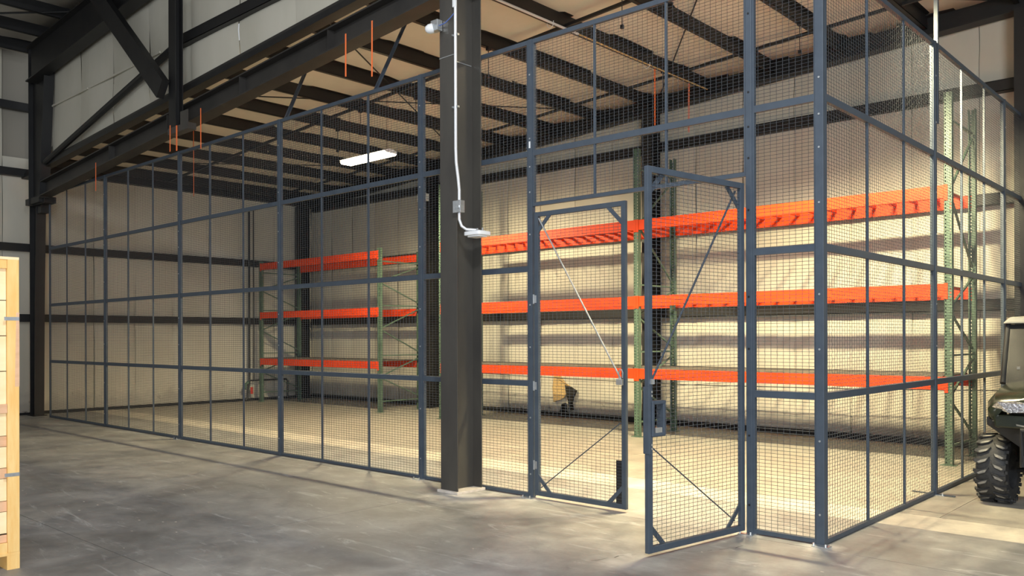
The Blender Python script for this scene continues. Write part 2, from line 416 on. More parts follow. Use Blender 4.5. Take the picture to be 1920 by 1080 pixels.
# ------------------------------------------------------------------ STEEL FRAME
def hcol(x0, x1, y0, y1, z0, z1, t=.014, web=.010):   # flanges face -y / +y, web along y
    xm = (x0 + x1) / 2
    return MB().box(x0, x1, y0, y0 + t, z0, z1).box(x0, x1, y1 - t, y1, z0, z1).box(xm - web / 2, xm + web / 2, y0 + t, y1 - t, z0, z1)
# main column by the gate
t = thing('steel_column', (-4.0, -.22, 0), 'large brown-black steel column standing on a pale grout pad left of the double gate', 'column')
hcol(-4.13, -3.865, -.41, -.025, .03, 6.0).build('column_shaft', 'column', t, bevel=.003)
B(-4.16, -3.835, -.44, -.005, 0, .03).build('base_plate', 'grout', t, bevel=.004)
MB().box(-4.13, -3.865, -.416, -.41, 4.78, 4.79).box(-3.99, -3.985, -.38, -.06, 4.75, 4.76).build('weld_bead', 'galv', t)

# left frame column, tapered
t = thing('frame_column', (-17.7, 0, 0), 'black tapered steel column at the far left where the mesh fence ends', 'column')
mb = MB()
prof = [(-17.57, 0), (-17.52, 2.4), (-17.42, 4.75)]
for (xa, za), (xb, zb) in zip(prof[:-1], prof[1:]):
    mb.hexa([(xa - .02, -.12, za), (xa, -.12, za), (xa, .08, za), (xa - .02, .08, za), (xb - .02, -.12, zb), (xb, -.12, zb), (xb, .08, zb), (xb - .02, .08, zb)])
    mb.hexa([(-17.82, -.026, za), (xa - .01, -.026, za), (xa - .01, -.014, za), (-17.82, -.014, za), (-17.82, -.026, zb), (xb - .01, -.026, zb), (xb - .01, -.014, zb), (-17.82, -.014, zb)])
mb.box(-17.84, -17.82, -.12, .08, 0, 4.75)
mb.box(-17.34, -17.32, -.30, -.10, 4.6, 8.0).hexa([(-16.72, -.30, 4.7), (-16.70, -.30, 4.7), (-16.70, -.10, 4.7), (-16.72, -.10, 4.7), (-16.38, -.30, 7.6), (-16.36, -.30, 7.6), (-16.36, -.10, 7.6), (-16.38, -.10, 7.6)]).hexa([(-17.33, -.21, 4.6), (-16.71, -.21, 4.6), (-16.71, -.19, 4.6), (-17.33, -.19, 4.6), (-17.33, -.21, 7.9), (-16.37, -.21, 7.9), (-16.37, -.19, 7.9), (-17.33, -.19, 7.9)]).box(-17.60, -16.78, -.28, .06, 4.62, 4.75)
mb.build('column_shaft', 'black', t)
B(-17.42, -17.2, -.10, .06, 4.45, 4.62).build('knee_bracket', 'black', t)
B(-17.9, -17.5, -.16, .12, 0, .02).build('base_plate', 'black', t)

# header beam over the fence line
def zbeam(x): return 5.84 + .0665 * x
def sloped_ibeam(x0, x1, y0, y1, fb, h, tf=.02, tw=.012):
    mb = MB(); ym = (y0 + y1) / 2
    def seg(ya, yb, za, zb):
        mb.hexa([(x0, ya, fb(x0) + za), (x1, ya, fb(x1) + za), (x1, yb, fb(x1) + za), (x0, yb, fb(x0) + za),
                 (x0, ya, fb(x0) + zb), (x1, ya, fb(x1) + zb), (x1, yb, fb(x1) + zb), (x0, yb, fb(x0) + zb)])
    seg(y0, y1, 0, tf); seg(y0, y1, h - tf, h); seg(ym - tw / 2, ym + tw / 2, tf, h - tf)
    return mb
t = thing('header_beam', (-10, -.18, 5.2), 'long dark sloping steel I-beam running over the fence from the left column to the big column', 'beam')
sloped_ibeam(-16.72, -4.14, -.30, -.06, zbeam, .31).build('beam_section', 'beam', t)
for x in (-13.2, -10.9, -8.6, -6.4):
    B(x, x + .012, -.29, -.07, zbeam(x) + .02, zbeam(x) + .295).build('stiffener', 'beam', t)
t = thing('header_beam', (2, -.18, 5.8), 'dark steel header beam continuing to the right above the gate, out of view', 'beam')
sloped_ibeam(-3.86, XR, -.30, -.06, zbeam, .31).build('beam_section', 'beam', t)
# wall sill trim above the beam (ledge with rails)
t = struct(MB().hexa([(XL, -.20, 6.31 + .057 * XL), (XR, -.20, 6.31 + .057 * XR), (XR, -.03, 6.31 + .057 * XR), (XL, -.03, 6.31 + .057 * XL),
                      (XL, -.20, 6.40 + .057 * XL), (XR, -.20, 6.40 + .057 * XR), (XR, -.03, 6.40 + .057 * XR), (XL, -.03, 6.40 + .057 * XL)]).build('trim_1', 'black'))
for dz, yy in ((.17, -.17), (.21, -.14)):
    MB().bar((XL, yy, 6.25 + dz + .057 * XL), (XR, yy, 6.25 + dz + .057 * XR), .03, .018).build('rail', 'beam', t)
# high rafter of the front hall
t = thing('hall_rafter', (-12, -.3, 7.5), 'deep black roof rafter of the front hall rising from the top of the left column', 'beam')
mb = MB()
xs = [-17.05, -16.2, -15.4, -13, -11, 0, XR]
fbz = lambda x: 7.25 + (x + 16.1) * .068
for a, b in zip(xs[:-1], xs[1:]):
    for ya, yb, da, db in ((-.45, -.20, 0, .025), (-.335, -.315, .025, None)):
        ta = fbz(a) + db if db else Hh(a) - .005; tb = fbz(b) + db if db else Hh(b) - .005
        mb.hexa([(a, ya, fbz(a) + da), (b, ya, fbz(b) + da), (b, yb, fbz(b) + da), (a, yb, fbz(a) + da), (a, ya, ta), (b, ya, tb), (b, yb, tb), (a, yb, ta)])
    mb.hexa([(a, -.45, Hh(a) - .025), (b, -.45, Hh(b) - .025), (b, -.20, Hh(b) - .025), (a, -.20, Hh(a) - .025), (a, -.45, Hh(a)), (b, -.45, Hh(b)), (b, -.20, Hh(b)), (a, -.20, Hh(a))])
mb.build('beam_section', 'black', t)
# hanging post and its diagonal
t = thing('hanging_post', (-10.35, -.37, 5.05), 'black steel post hanging down over the header beam on the upper left', 'post')
MB().box(-10.51, -10.28, -.44, -.425, 5.08, 7.25).box(-10.51, -10.28, -.325, -.31, 5.08, 7.25).box(-10.40, -10.388, -.425, -.325, 5.08, 7.25).build('post_shaft', 'black', t)
MB().box(-10.52, -9.85, -.45, -.31, 4.98, 5.08).box(-10.1, -9.85, -.45, -.44, 5.08, 5.28).build('foot_bracket', 'column', t)
t = tag(MB().bar((-13.3, -.53, 8.1), (-10.52, -.53, 5.70), .12, .32).build('diagonal_brace', 'black'), 'thick black diagonal steel brace coming down to the hanging post, upper left', 'brace')
# rafter along the back wall
t = thing('back_rafter', (-8, 7.3, 6), 'black sloping roof rafter running along the top of the back wall', 'beam')
fb2 = lambda x: 6.40 + .055 * x - (.06 if x < -9 else 0)
sloped_ibeam(-17.9, XR, 7.12, 7.36, lambda x: 6.40 + .0545 * x, .32).build('beam_section', 'black', t)
lbl = ['black steel column standing in the far corner behind the left rack', 'black steel column on the back wall between the two racks, with an emergency light',
       'black steel column on the back wall behind the middle upright of the right rack', 'black steel column on the back wall at the far right edge']
for x, l in zip((-17.85, -12.65, -6.32, 0.02), lbl):
    t = thing('wall_column', (x, 7.25, 0), l, 'column', 'back wall columns')
    w_ = .11 if x > -17 else .12
    yo = -.22 if x < -17 else 0
    hcol(x - w_, x + w_, 7.02 + yo, 7.34 + yo, .02, 6.40 + .055 * x).build('column_shaft', 'black', t)
    B(x - w_ - .03, x + w_ + .03, 6.98 + yo, 7.37 + yo, 0, .02).build('base_plate', 'black', t)

# ------------------------------------------------------------------ FENCE
H16 = 4.877; LV = [0.0, 1.213, 2.435, 3.664, 4.865]
def wires(mb, s0, s1, z0, z1, T, crimp, off=0, r=.0019, DS=.0555, DZ=.0300):
    """woven rectangular wire mesh in the (s,z) plane; T maps (s, n, z) to world"""
    ss = [s0 + off + DS * i for i in range(int((s1 - s0 - off) / DS) + 1)]
    zs = [z0 + DZ * (i + .5) for i in range(int((z1 - z0) / DZ))]
    V = mb.v; F = mb.f
    def line(pts, dirz):
        n = len(V)
        for s, nn, z in pts:
            if dirz: q = ((s - r, nn, z), (s, nn - r, z), (s + r, nn, z), (s, nn + r, z))
            else: q = ((s, nn, z - r), (s, nn - r, z), (s, nn, z + r), (s, nn + r, z))
            V.extend(T(*a) for a in q)
        for i in range(len(pts) - 1):
            b = n + 4 * i
            for k in range(4): F.append((b + k, b + (k + 1) % 4, b + 4 + (k + 1) % 4, b + 4 + k))
    A = .0021
    for i, s in enumerate(ss):
        if crimp: line([(s, 0, z0)] + [(s, A * (1 if (i + j) % 2 else -1), z) for j, z in enumerate(zs)] + [(s, 0, z1)], True)
        else: line([(s, -.001, z0), (s, -.001, z1)], True)
    for j, z in enumerate(zs):
        if crimp: line([(s0, 0, z)] + [(s, A * (-1 if (i + j) % 2 else 1), z) for i, s in enumerate(ss)] + [(s1, 0, z)], False)
        else: line([(s0, .001, z), (s1, .001, z)], False)
TX = lambda s, n, z: (s, .025 + n, z)
TY = lambda s, n, z: (-.0 + n - .02, s, z)
def fast_build(mb, name, m_, parent):
    me = bpy.data.meshes.new(name); off = Vector((0, 0, 0)); q = parent
    while q is not None: off += q.location; q = q.parent
    ox, oy, oz = off
    me.from_pydata([(a - ox, b - oy, c - oz) for a, b, c in mb.v], [], mb.f); me.update(); me.materials.append(MT[m_])
    o = bpy.data.objects.new(name, me); COL.objects.link(o); o.parent = parent; return o

def fence_bay(axis, s0, s1, levels, thirds, label, crimp, z_bottom=.03):
    """frame stiles, rails at the levels, stiffener bars and mesh panels"""
    mid = (s0 + s1) / 2
    t = thing('mesh_fence', (mid, .025, 0) if axis == 'x' else (-.02, mid, 0), label, 'fence', 'bolted mesh fence sections of the cage')
    T = TX if axis == 'x' else TY
    def bx(sa, sb, na, nb, za, zb):
        if axis == 'x': return MB().box(sa, sb, .025 + na, .025 + nb, za, zb)
        return MB().box(-.02 + na, -.02 + nb, sa, sb, za, zb)
    for a, b in ((s0, s0 + .022), (s1 - .022, s1)):
        bx(a, b, -.019, .019, levels[0] + .008, levels[-1] + .012).build('stile', 'fence', t)
    for i, z in enumerate(levels):
        h = .030
        za, zb = (z - h, z + h) if 0 < i < len(levels) - 1 else ((z + .008, z + .045) if i == 0 else (z - .035, z + .012))
        bx(s0 + .022, s1 - .022, -.019, .019, za, zb).build('rail', 'fence', t)
    for i in range(len(levels) - 1):
        za = levels[i] + .03 + (.015 if i == 0 else 0); zb = levels[i + 1] - .03
        for q in thirds:
            bx(q - .010, q + .010, -.012, .012, za, zb).build('stiffener', 'fence', t)
        mb = MB(); wires(mb, s0 + .02, s1 - .02, za - .01, zb + .01, T, crimp, off=.03)
        fast_build(mb, 'wire_mesh', 'wire', t)['kind'] = 'stuff'
    return t
def third(a, b): return [a + (b - a) / 3, a + 2 * (b - a) / 3]
GAP = .026
posts_x = [-.035, -.655, -3.165, -4.925, -8.01, -11.075, -14.13, -17.06]
NX = posts_x
fence_bay('x', NX[1] + GAP, NX[0] - GAP, LV, [], 'narrow fence panel between the right gate post and the near corner post', True)
fence_bay('x', NX[2] + GAP, NX[1] - GAP, [3.09, 3.664, 4.865], [NX[2] + .84, NX[2] + 1.67], 'mesh transom panel above the double gate', True)
fence_bay('x', NX[3] + GAP, NX[2] - GAP, LV, [], 'fence panel passing behind the big steel column', True)
fence_bay('x', NX[4] + GAP, NX[3] - GAP, LV, third(NX[4], NX[3]), 'wide fence panel left of the big steel column', False)
fence_bay('x', NX[5] + GAP, NX[4] - GAP, LV, third(NX[5], NX[4]), 'second wide fence panel to the left of the big steel column', False)
fence_bay('x', NX[6] + GAP, NX[5] - GAP, LV, third(NX[6], NX[5]), 'third wide fence panel to the left of the big steel column', False)
fence_bay('x', NX[7] + .01, NX[6] - GAP, LV, third(NX[7], NX[6]), 'farthest fence panel, ending at the black left column', False)
SY = [0, 2.99, 6.05]
fence_bay('y', .055, SY[1] - GAP, LV, [1.03, 2.025], 'side fence panel running back from the near corner post', True)
fence_bay('y', SY[1] + GAP, SY[2] - GAP, LV, [4.06, 5.07], 'far side fence panel behind the off-road buggy wheel', False)
fence_bay('y', SY[2] + GAP, 7.2, LV, [], 'last narrow side fence panel reaching the back wall', False)
plabel = ['near corner post of the mesh cage, on a shiny foot plate', 'gate post carrying the right gate leaf', 'gate post carrying the left gate leaf, with a white sticker',
          'fence post just left of the big steel column', 'second fence post left of the big steel column', 'third fence post left of the big steel column', 'fence post nearest the left end of the fence']
def foot(t, x, y, dx, dy):
    B(x - dx, x + dx, y - dy, y + dy, 0, .008).build('foot_plate', 'galv', t, bevel=.002)
    mb = MB()
    for sx, sy in ((-.7, -.75), (.7, -.75)):
        mb.tube([(x + dx * sx, y + dy * sy, .008), (x + dx * sx, y + dy * sy, .03)], .008, 6)
    stuff(mb.build('anchor_bolts', 'galv', t))
for i, (x, l) in enumerate(zip(posts_x[:-1], plabel)):
    t = thing('fence_post', (x, .02, 0), l, 'post', 'posts of the mesh cage')
    w_ = .035 if i == 0 else .028
    B(x - w_, x + w_, -.004, .052, .004, H16).build('post_tube', 'fence', t, bevel=.003)
    if i in (0, 1, 2, 3, 5): foot(t, x + (.02 if i == 0 else -.01), -.03, .07, .045)
    mb = MB()
    for z in (.25, .85, 1.6, 2.05, 2.8, 3.25, 3.52, 3.82, 4.5):
        mb.tube([(x, -.009, z), (x, -.003, z)], .009, 8)
    stuff(mb.build('bolts', 'galv' if i != 1 else 'black', t))
    if i == 2: B(x - .012, x + .008, -.0065, -.004, 3.72, 3.79).build('sticker', 'white', t)
for y_, l in zip(SY[1:], ('middle post of the side fence, nearest the rack upright', 'far post of the side fence, close to the back wall')):
    t = thing('fence_post', (-.02, y_, 0), l, 'post', 'posts of the mesh cage')
    B(-.048, .008, y_ - .028, y_ + .028, .004, H16).build('post_tube', 'fence', t, bevel=.003)
    mb = MB()
    for z in (.25, .85, 1.6, 2.05, 2.8, 3.25, 4.0, 4.5): mb.tube([(.006, y_, z), (.013, y_, z)], .009, 8)
    stuff(mb.build('bolts', 'galv', t))
    if y_ < 4: foot(t, .03, y_ - .01, .06, .04); MB().bar((-.25, y_ + .02, .012), (.2, y_ - .05, .012), .02, .01).build('anchor_strap', 'fence', t)
# roof ties of the fence
tag(MB().bar((-.01, 3.07, 4.0), (-.01, 3.07, P(0)), .04, .04).bar((-.03, 3.06, 4.76), (0, 3.09, 4.82), .03, .03).build('roof_tie', 'fence'), 'square tube rising from the middle side post up to the roof', 'brace')
tag(MB().bar((-5.83, .04, 4.87), (-6.24, .97, P(-6.24) + .03), .06, .006).bar((-5.83, .04, 4.87), (-6.24, .97, P(-6.24) + .03), .006, .06).build('roof_tie', 'fence'), 'angle brace from the fence top to a purlin, nearest the big column', 'brace', 'fence roof ties')
tag(MB().bar((-7.88, .04, 4.87), (-8.72, 1.0, P(-8.72) + .03), .06, .006).bar((-7.88, .04, 4.87), (-8.72, 1.0, P(-8.72) + .03), .006, .06).build('roof_tie', 'fence'), 'angle iron brace from the fence top, second from the big column', 'brace')

# ------------------------------------------------------------------ GATE LEAVES (built in local coords: hinge at origin, leaf along +s)
def gate(label, hinge, ang, left, W):
    t = thing('gate_leaf', hinge, label, 'gate')
    t.rotation_euler.z = ang
    Z0, Z1 = .03, 3.03; w_ = .05
    def b(mb, name, m_='fence', **k):
        o = mb.build(name, m_, None, **k); o.parent = t; return o
    b(MB().box(0, w_, -.02, .02, Z0, Z1), 'stile', bevel=.003); b(MB().box(W - w_, W, -.02, .02, Z0, Z1), 'stile', bevel=.003)
    b(MB().box(w_, W - w_, -.02, .02, Z0, Z0 + w_), 'rail', bevel=.003); b(MB().box(w_, W - w_, -.02, .02, Z1 - w_, Z1), 'rail', bevel=.003)
    g = .17
    for sx, x in ((1, w_), (-1, W - w_)):
        for sz, z in ((1, Z0 + w_), (-1, Z1 - w_)):
            b(MB().bar((x - sx * .02, -.012, z + sz * g), (x + sx * g, -.012, z - sz * .02), .012, .04, roll=(sx, 0, sz)), 'corner_gusset')
    mb = MB(); wires(mb, w_ - .01, W - w_ + .01, Z0 + w_ - .01, Z1 - w_ + .01, lambda s, n, z: (s, n, z), True, off=.03)
    o = fast_build(mb, 'wire_mesh', 'wire', None); o.parent = t; o['kind'] = 'stuff'
    zl = 1.30; zl2 = .87
    o = b(MB().tube([(.07, -.025, Z1 - .07), (W - .05, -.03, zl)], .009, 8), 'tension_rod', 'galv' if left else 'fence')
    if left: o['label'] = 'bright polished tension rod'
    b(MB().tube([(.09, -.025, Z0 + .09), (W - .05, -.03, zl2)], .006, 8), 'tension_rod', 'fence')
    for z in (.30, 1.14, 2.06):
        h = MB(); h.tube([(-.012, -.018, z), (-.012, -.018, z + .10)], .010, 8).box(-.02, .03, -.024, -.02, z + .01, z + .09)
        b(h, 'hinge', 'galv')
    return t, b
gl, b = gate('left gate leaf, closed, with a bright diagonal rod and a padlock', (-3.115, .025, 0), 0, True, 1.165)
W = 1.165
b(MB().box(W - .12, W - .05, -.012, -.006, .08, .50), 'guard_plate', 'black')
mb = MB()
for k in range(14): mb.box(W - .12, W - .05, -.016, -.012, .09 + k * .03, .094 + k * .03)
stuff(b(mb, 'guard_ribs', 'wire'))
# padlock hanging on the leaf
pl = thing('padlock', (-1.99, -.03, 1.27), 'silver padlock hanging open on the left gate leaf', 'padlock')
mb = MB()
mb.tube([(-2.005, -.025, 1.30), (-2.005, -.028, 1.36), (-1.99, -.03, 1.39), (-1.97, -.03, 1.39), (-1.96, -.028, 1.36), (-1.965, -.025, 1.31)], .006, 8)
mb.build('shackle', 'galv', pl, smooth=True)
B(-2.03, -1.96, -.045, -.012, 1.24, 1.30).build('lock_body', 'galv', pl, bevel=.004)
ang = math.atan2(-1.233, -.176)
gr, b = gate('right gate leaf, swung open towards the camera, with a lock box', (-.70, -.03, 0), ang, False, 1.245)
W = 1.245
lb = MB().box(W - .02, W + .006, -.03, .03, .80, 1.32); b(lb, 'strike_plate', 'fence', bevel=.003)
fr = MB().box(W - .19, W - .16, -.035, .035, .95, 1.19).box(W - .06, W - .03, -.035, .035, .95, 1.19).box(W - .19, W - .03, -.035, .035, .93, .96).box(W - .19, W - .03, -.035, .035, 1.18, 1.21)
b(fr, 'lock_box', 'fence', bevel=.008)
b(MB().box(W - .15, W - .07, .0, .03, .96, 1.0), 'latch', 'galv')
mb = MB()
for z in (.84, .87, 1.25, 1.28): mb.tube([(W - .03, .02, z), (W - .03, .03, z)], .009, 8)
stuff(b(mb, 'bolts', 'galv'))
b(MB().box(W - .05, W - .02, .02, .04, 1.34, 1.38), 'latch_lug', 'galv')

# ------------------------------------------------------------------ PALLET RACKS
LZ = [1.165, 2.40, 3.70]; BH = .172
def upright(parent, x, yf, yr, H):
    for side, y in ((-1, yf), (1, yr)):       # side -1: front post (face at y), side 1: rear post (face at y)
        w_, d, tk = .10, .075, .003
        mb = MB(); fy0, fy1 = (y, y + tk) if side < 0 else (y - tk, y)
        # perforated face: two columns of slots
        for a, b_ in ((-.05, -.036), (-.022, .022), (.036, .05)): mb.box(x + a, x + b_, fy0, fy1, 0, H)
        for c in (-.029, .029):
            z = .0
            while z < H - .05:
                mb.box(x + c - .007, x + c + .007, fy0, fy1, z, z + .028); z += .0508
        for sx in (-.05, .05 - tk):
            ya, yb = (y, y + d) if side < 0 else (y - d, y)
            mb.box(x + sx, x + sx + tk, ya, yb, 0, H)
        ya, yb = (y + d - tk, y + d) if side < 0 else (y - d, y - d + tk)
        mb.box(x - .05, x - .035, ya, yb, 0, H); mb.box(x + .035, x + .05, ya, yb, 0, H)
        o = mb.build('upright_post', 'green', parent)
        B(x - .10, x + .09, (y - .03 if side < 0 else y - d - .02), (y + d + .02 if side < 0 else y + .03), 0, .008).build('foot_plate', 'green', parent)
    a, b_ = yf + .07, yr - .07
    zz = [.25, 1.45, 2.6, H - .35] if H > 4.2 else [.25, 1.30, 2.45, H - .3]
    for z in zz: MB().bar((x, a, z), (x, b_, z), .028, .026).build('horizontal_brace', 'green', parent)
    for i in range(len(zz) - 1):
        p, q = (a, b_) if i % 2 == 0 else (b_, a)
        p, q = (b_, a) if i % 2 == 0 else (a, b_)
        zm = (zz[i] + zz[i + 1]) / 2
        MB().bar((x, a + .02, zz[i] + .45 if False else zm - .0), (x, b_, zz[i] + .08), .028, .024).build('diagonal_brace', 'green', parent)
        MB().bar((x, a + .02, zm + .06), (x, b_, zz[i + 1] - .08), .028, .024).build('diagonal_brace', 'green', parent)
def beam(parent, x0, x1, yface, side, z):
    mb = MB(); a, b_ = (yface - .002, yface + .040) if side < 0 else (yface - .040, yface + .002)
    mb.box(x0 + .05, x1 - .05, a, b_, z - BH, z)
    # stepped top
    o = mb.build('load_beam', 'orange', parent, bevel=.004)
    ca, cb = (yface - .008, yface - .003) if side < 0 else (yface + .003, yface + .008)
    for xa, xb in ((x0 + .002, x0 + .05), (x1 - .05, x1 - .002)):
        B(xa, xb, ca, cb, z - BH - .035, z + .005).build('beam_connector', 'orange', o)
    return o
def bay(parent, x0, x1, yf, yr, levels, deck_levels, bars_levels, step=.305):
    for z in levels:
        beam(parent, x0, x1, yf, -1, z); beam(parent, x0, x1, yr, 1, z)
    for z in bars_levels:
        x = x0 + .25
        while x < x1 - .15:
            B(x - .022, x + .022, yf + .042, yr - .042, z - .045, z - .008).build('cross_bar', 'orange', parent); x += step
    for z in deck_levels:
        n = 6; L = (x1 - x0 - .14) / n
        for k in range(n):
            B(x0 + .07 + k * L + .004, x0 + .07 + (k + 1) * L - .004, yf + .005, yr - .005, z, z + .018).build('deck_board', 'deck', parent)
YF1, YR1 = 5.30, 6.52
rk = thing('pallet_rack', (-5.4, 5.9, 0), 'tall two-bay orange and green pallet rack along the right part of the back wall', 'rack', 'pallet racks')
for x in (-10.30, -5.40, -.50): upright(rk, x, YF1, YR1, 4.92)
bay(rk, -10.30, -5.40, YF1, YR1, LZ, [LZ[0]], [LZ[2]], .26)
bay(rk, -5.40, -.50, YF1, YR1, LZ, [LZ[0]], [LZ[1], LZ[2]], .30)
rk2 = thing('pallet_rack', (-15, 6, 0), 'shorter single-bay orange and green pallet rack in the far left corner', 'rack', 'pallet racks')
for x in (-17.53, -12.50): upright(rk2, x, 5.42, 6.68, 3.76)
bay(rk2, -17.53, -12.50, 5.42, 6.68, LZ, [LZ[0]], [], .6)

# ------------------------------------------------------------------ hanging lamp in the cage
lp = thing('strip_light', (-9.65, 2.9, 5.0), 'lit fluorescent strip light hanging from the ceiling inside the cage', 'lamp', 'strip lights in the cage')
mb = MB().prism([(2.80, 5.0), (3.0, 5.0), (3.05, 5.03), (2.95, 5.07), (2.85, 5.07), (2.75, 5.03)], 'x', -10.31, -8.99); mb.build('reflector', 'white', lp)
MB().prism([(2.76, 5.0), (2.79, 4.965), (3.01, 4.965), (3.04, 5.0)], 'x', -10.30, -9.0).build('diffuser', 'tube', lp)
for x in (-10.2, -9.1): MB().tube([(x, 2.9, 5.07), (x, 2.9, P(x) + .03)], .004, 6).build('chain', 'black', lp)
def tube_light(loc, L, e, col, cone=142, tilt=16):
    """light of a fluorescent fixture: wide downward cones below its reflector"""
    for k in (-1, 0, 1):
        d = bpy.data.lights.new('lamp_light', 'SPOT'); d.energy = e / 3; d.color = col; d.spot_size = math.radians(cone); d.spot_blend = .5; d.shadow_soft_size = .13
        o = bpy.data.objects.new('lamp_light', d); COL.objects.link(o); o.location = (loc[0] + k * L / 3, loc[1], loc[2]); o.rotation_euler.x = math.radians(tilt)
tube_light((-9.65, 2.9, 4.86), 1.25, 1750, WARM, 156, 16)
# second cage lamp, just above the frame near the corner
LX, LY, LZ2 = -1.2, 2.1, 5.80
lp = thing('strip_light', (LX, LY, LZ2), 'fluorescent strip light near the roof above the right end of the cage', 'lamp', 'strip lights in the cage')
MB().prism([(LY - .10, LZ2), (LY + .10, LZ2), (LY + .15, LZ2 + .03), (LY + .05, LZ2 + .07), (LY - .05, LZ2 + .07), (LY - .15, LZ2 + .03)], 'x', LX - .66, LX + .66).build('reflector', 'white', lp)
MB().prism([(LY - .14, LZ2), (LY - .11, LZ2 - .035), (LY + .11, LZ2 - .035), (LY + .14, LZ2)], 'x', LX - .65, LX + .65).build('diffuser', 'tube', lp)
for x in (LX - .5, LX + .5): MB().tube([(x, LY, LZ2 + .07), (x, LY, P(x) + .03)], .004, 6).build('chain', 'black', lp)
tube_light((LX, LY, LZ2 - .14), 1.25, 4500, WARM, 120, 21)

# ------------------------------------------------------------------ things on the big column
t = thing('conduit', (-3.85, -.43, 4), 'white electrical conduit running down the face of the big column', 'conduit')
MB().tube([(-3.855, -.432, 5.9), (-3.855, -.432, 3.75), (-3.85, -.43, 3.60), (-3.825, -.425, 3.42), (-3.815, -.42, 3.30), (-3.815, -.42, 3.19)], .017, 10).build('pipe', 'conduit', t, smooth=True)
MB().tube([(-3.815, -.42, 3.05), (-3.815, -.42, 2.98), (-3.80, -.40, 2.91), (-3.77, -.36, 2.875), (-3.70, -.28, 2.868)], .016, 10).build('pipe', 'conduit', t, smooth=True)
for z in (4.97, 4.19): MB().box(-3.895, -3.815, -.438, -.412, z, z + .022).tube([(-3.885, -.44, z + .011), (-3.885, -.452, z + .011)], .009, 8).build('pipe_clip', 'galv', t)
t = thing('junction_box', (-3.82, -.41, 3.12), 'grey metal junction box on the conduit of the big column', 'box')
B(-3.885, -3.765, -.455, -.385, 3.05, 3.185).build('box_body', 'galv', t, bevel=.006)
MB().tube([(-3.80, -.465, 3.115), (-3.80, -.452, 3.115)], .022, 12).build('knockout', 'galv', t)
t = thing('access_point', (-3.69, -.28, 2.83), 'flat white ceiling-style unit mounted on the end of the conduit', 'device')
mb = MB()
ring = []
n = 24
for k in range(n):
    a = 2 * PI * k / n; c, s_ = math.cos(a), math.sin(a)
    ring.append((-3.69 + .125 * math.copysign(abs(c) ** .32, c), -.27 + .100 * math.copysign(abs(s_) ** .32, s_)))
mb.prism(ring, 'z', 2.808, 2.850); mb.prism([(-3.69 + (x + 3.69) * .75, -.27 + (yy + .27) * .75) for x, yy in ring], 'z', 2.790, 2.808)
mb.build('housing', 'white', t, smooth=True, bevel=.004)
MB().box(-3.73, -3.60, -.34, -.24, 2.850, 2.860).tube([(-3.65, -.31, 2.855), (-3.65, -.31, 2.88)], .012, 8).tube([(-3.60, -.28, 2.855), (-3.60, -.28, 2.885)], .01, 8).tube([(-3.7, -.25, 2.855), (-3.7, -.25, 2.87)], .01, 8).build('mounting_bracket', 'galv', t)
t = thing('motion_sensor', (-4.17, -.42, 5.12), 'small galvanised sensor box with a white dome, high on the left of the big column', 'sensor')
B(-4.19, -4.08, -.49, -.412, 5.08, 5.20).build('box_body', 'galv', t, bevel=.005)
mb = MB()
mb.tube([(-4.15, -.49, 5.11), (-4.18, -.52, 5.10), (-4.20, -.54, 5.09), (-4.21, -.55, 5.085)], .05, 14, rad=[.055, .052, .038, .015]); mb.build('dome', 'white', t, smooth=True)
MB().tube([(-4.09, -.46, 5.13), (-4.0, -.45, 5.14), (-3.93, -.44, 5.18), (-3.87, -.435, 5.22)], .006, 6).build('cable', 'blue', t)
t = tag(MB().box(-3.885, -3.84, -.452, -.42, 5.28, 5.62).build('cable_tie_wrap', 'white', None, bevel=.006), 'pale blue-white sleeve on the conduit at the top of the big column', 'sleeve')

# orange hanging straps
def strap(x, y, za, zb, l, w_=.022):
    dx = random.uniform(-.006, .006)
    tag(MB().hexa([(x - w_ / 2 + dx, y - .003, zb), (x + w_ / 2 + dx, y - .003, zb), (x + w_ / 2 + dx, y + .003, zb), (x - w_ / 2 + dx, y + .003, zb),
                   (x - w_ / 2, y - .003, za), (x + w_ / 2, y - .003, za), (x + w_ / 2, y + .003, za), (x - w_ / 2, y + .003, za)]).build('hanging_strap', 'strap'), l, 'strap', 'orange hanging straps')
strap(-5.97, -.315, 5.54, 5.0, 'orange strap hanging from the header beam, second to the left of the big column')
strap(-5.44, -.315, 5.57, 4.89, 'longest orange strap hanging from the header beam, nearest the big column')
strap(-9.70, -.315, 5.29, 4.66, 'orange strap hanging from the header beam just right of the hanging post', .02)
strap(-10.42, -.46, 5.12, 4.70, 'left one of the two short orange straps at the foot of the hanging post', .02)
strap(-10.20, -.46, 5.08, 4.68, 'right, thicker one of the two short orange straps at the foot of the hanging post', .035)
strap(-13.72, -.315, 5.01, 4.48, 'leftmost orange strap, hanging near the left end of the fence', .02)
strap(-12.51, 1.0, P(-12.49), 4.40, 'dim orange strap hanging inside the cage behind the third fence post', .02)
strap(-5.08, 5.4, 6.235, 5.28, 'orange strap hanging from the cabled purlin, left of the pair over the right rack', .024)
strap(-5.075, 6.5, 6.235, 5.36, 'orange strap hanging from the cabled purlin, right of the pair over the right rack', .026)
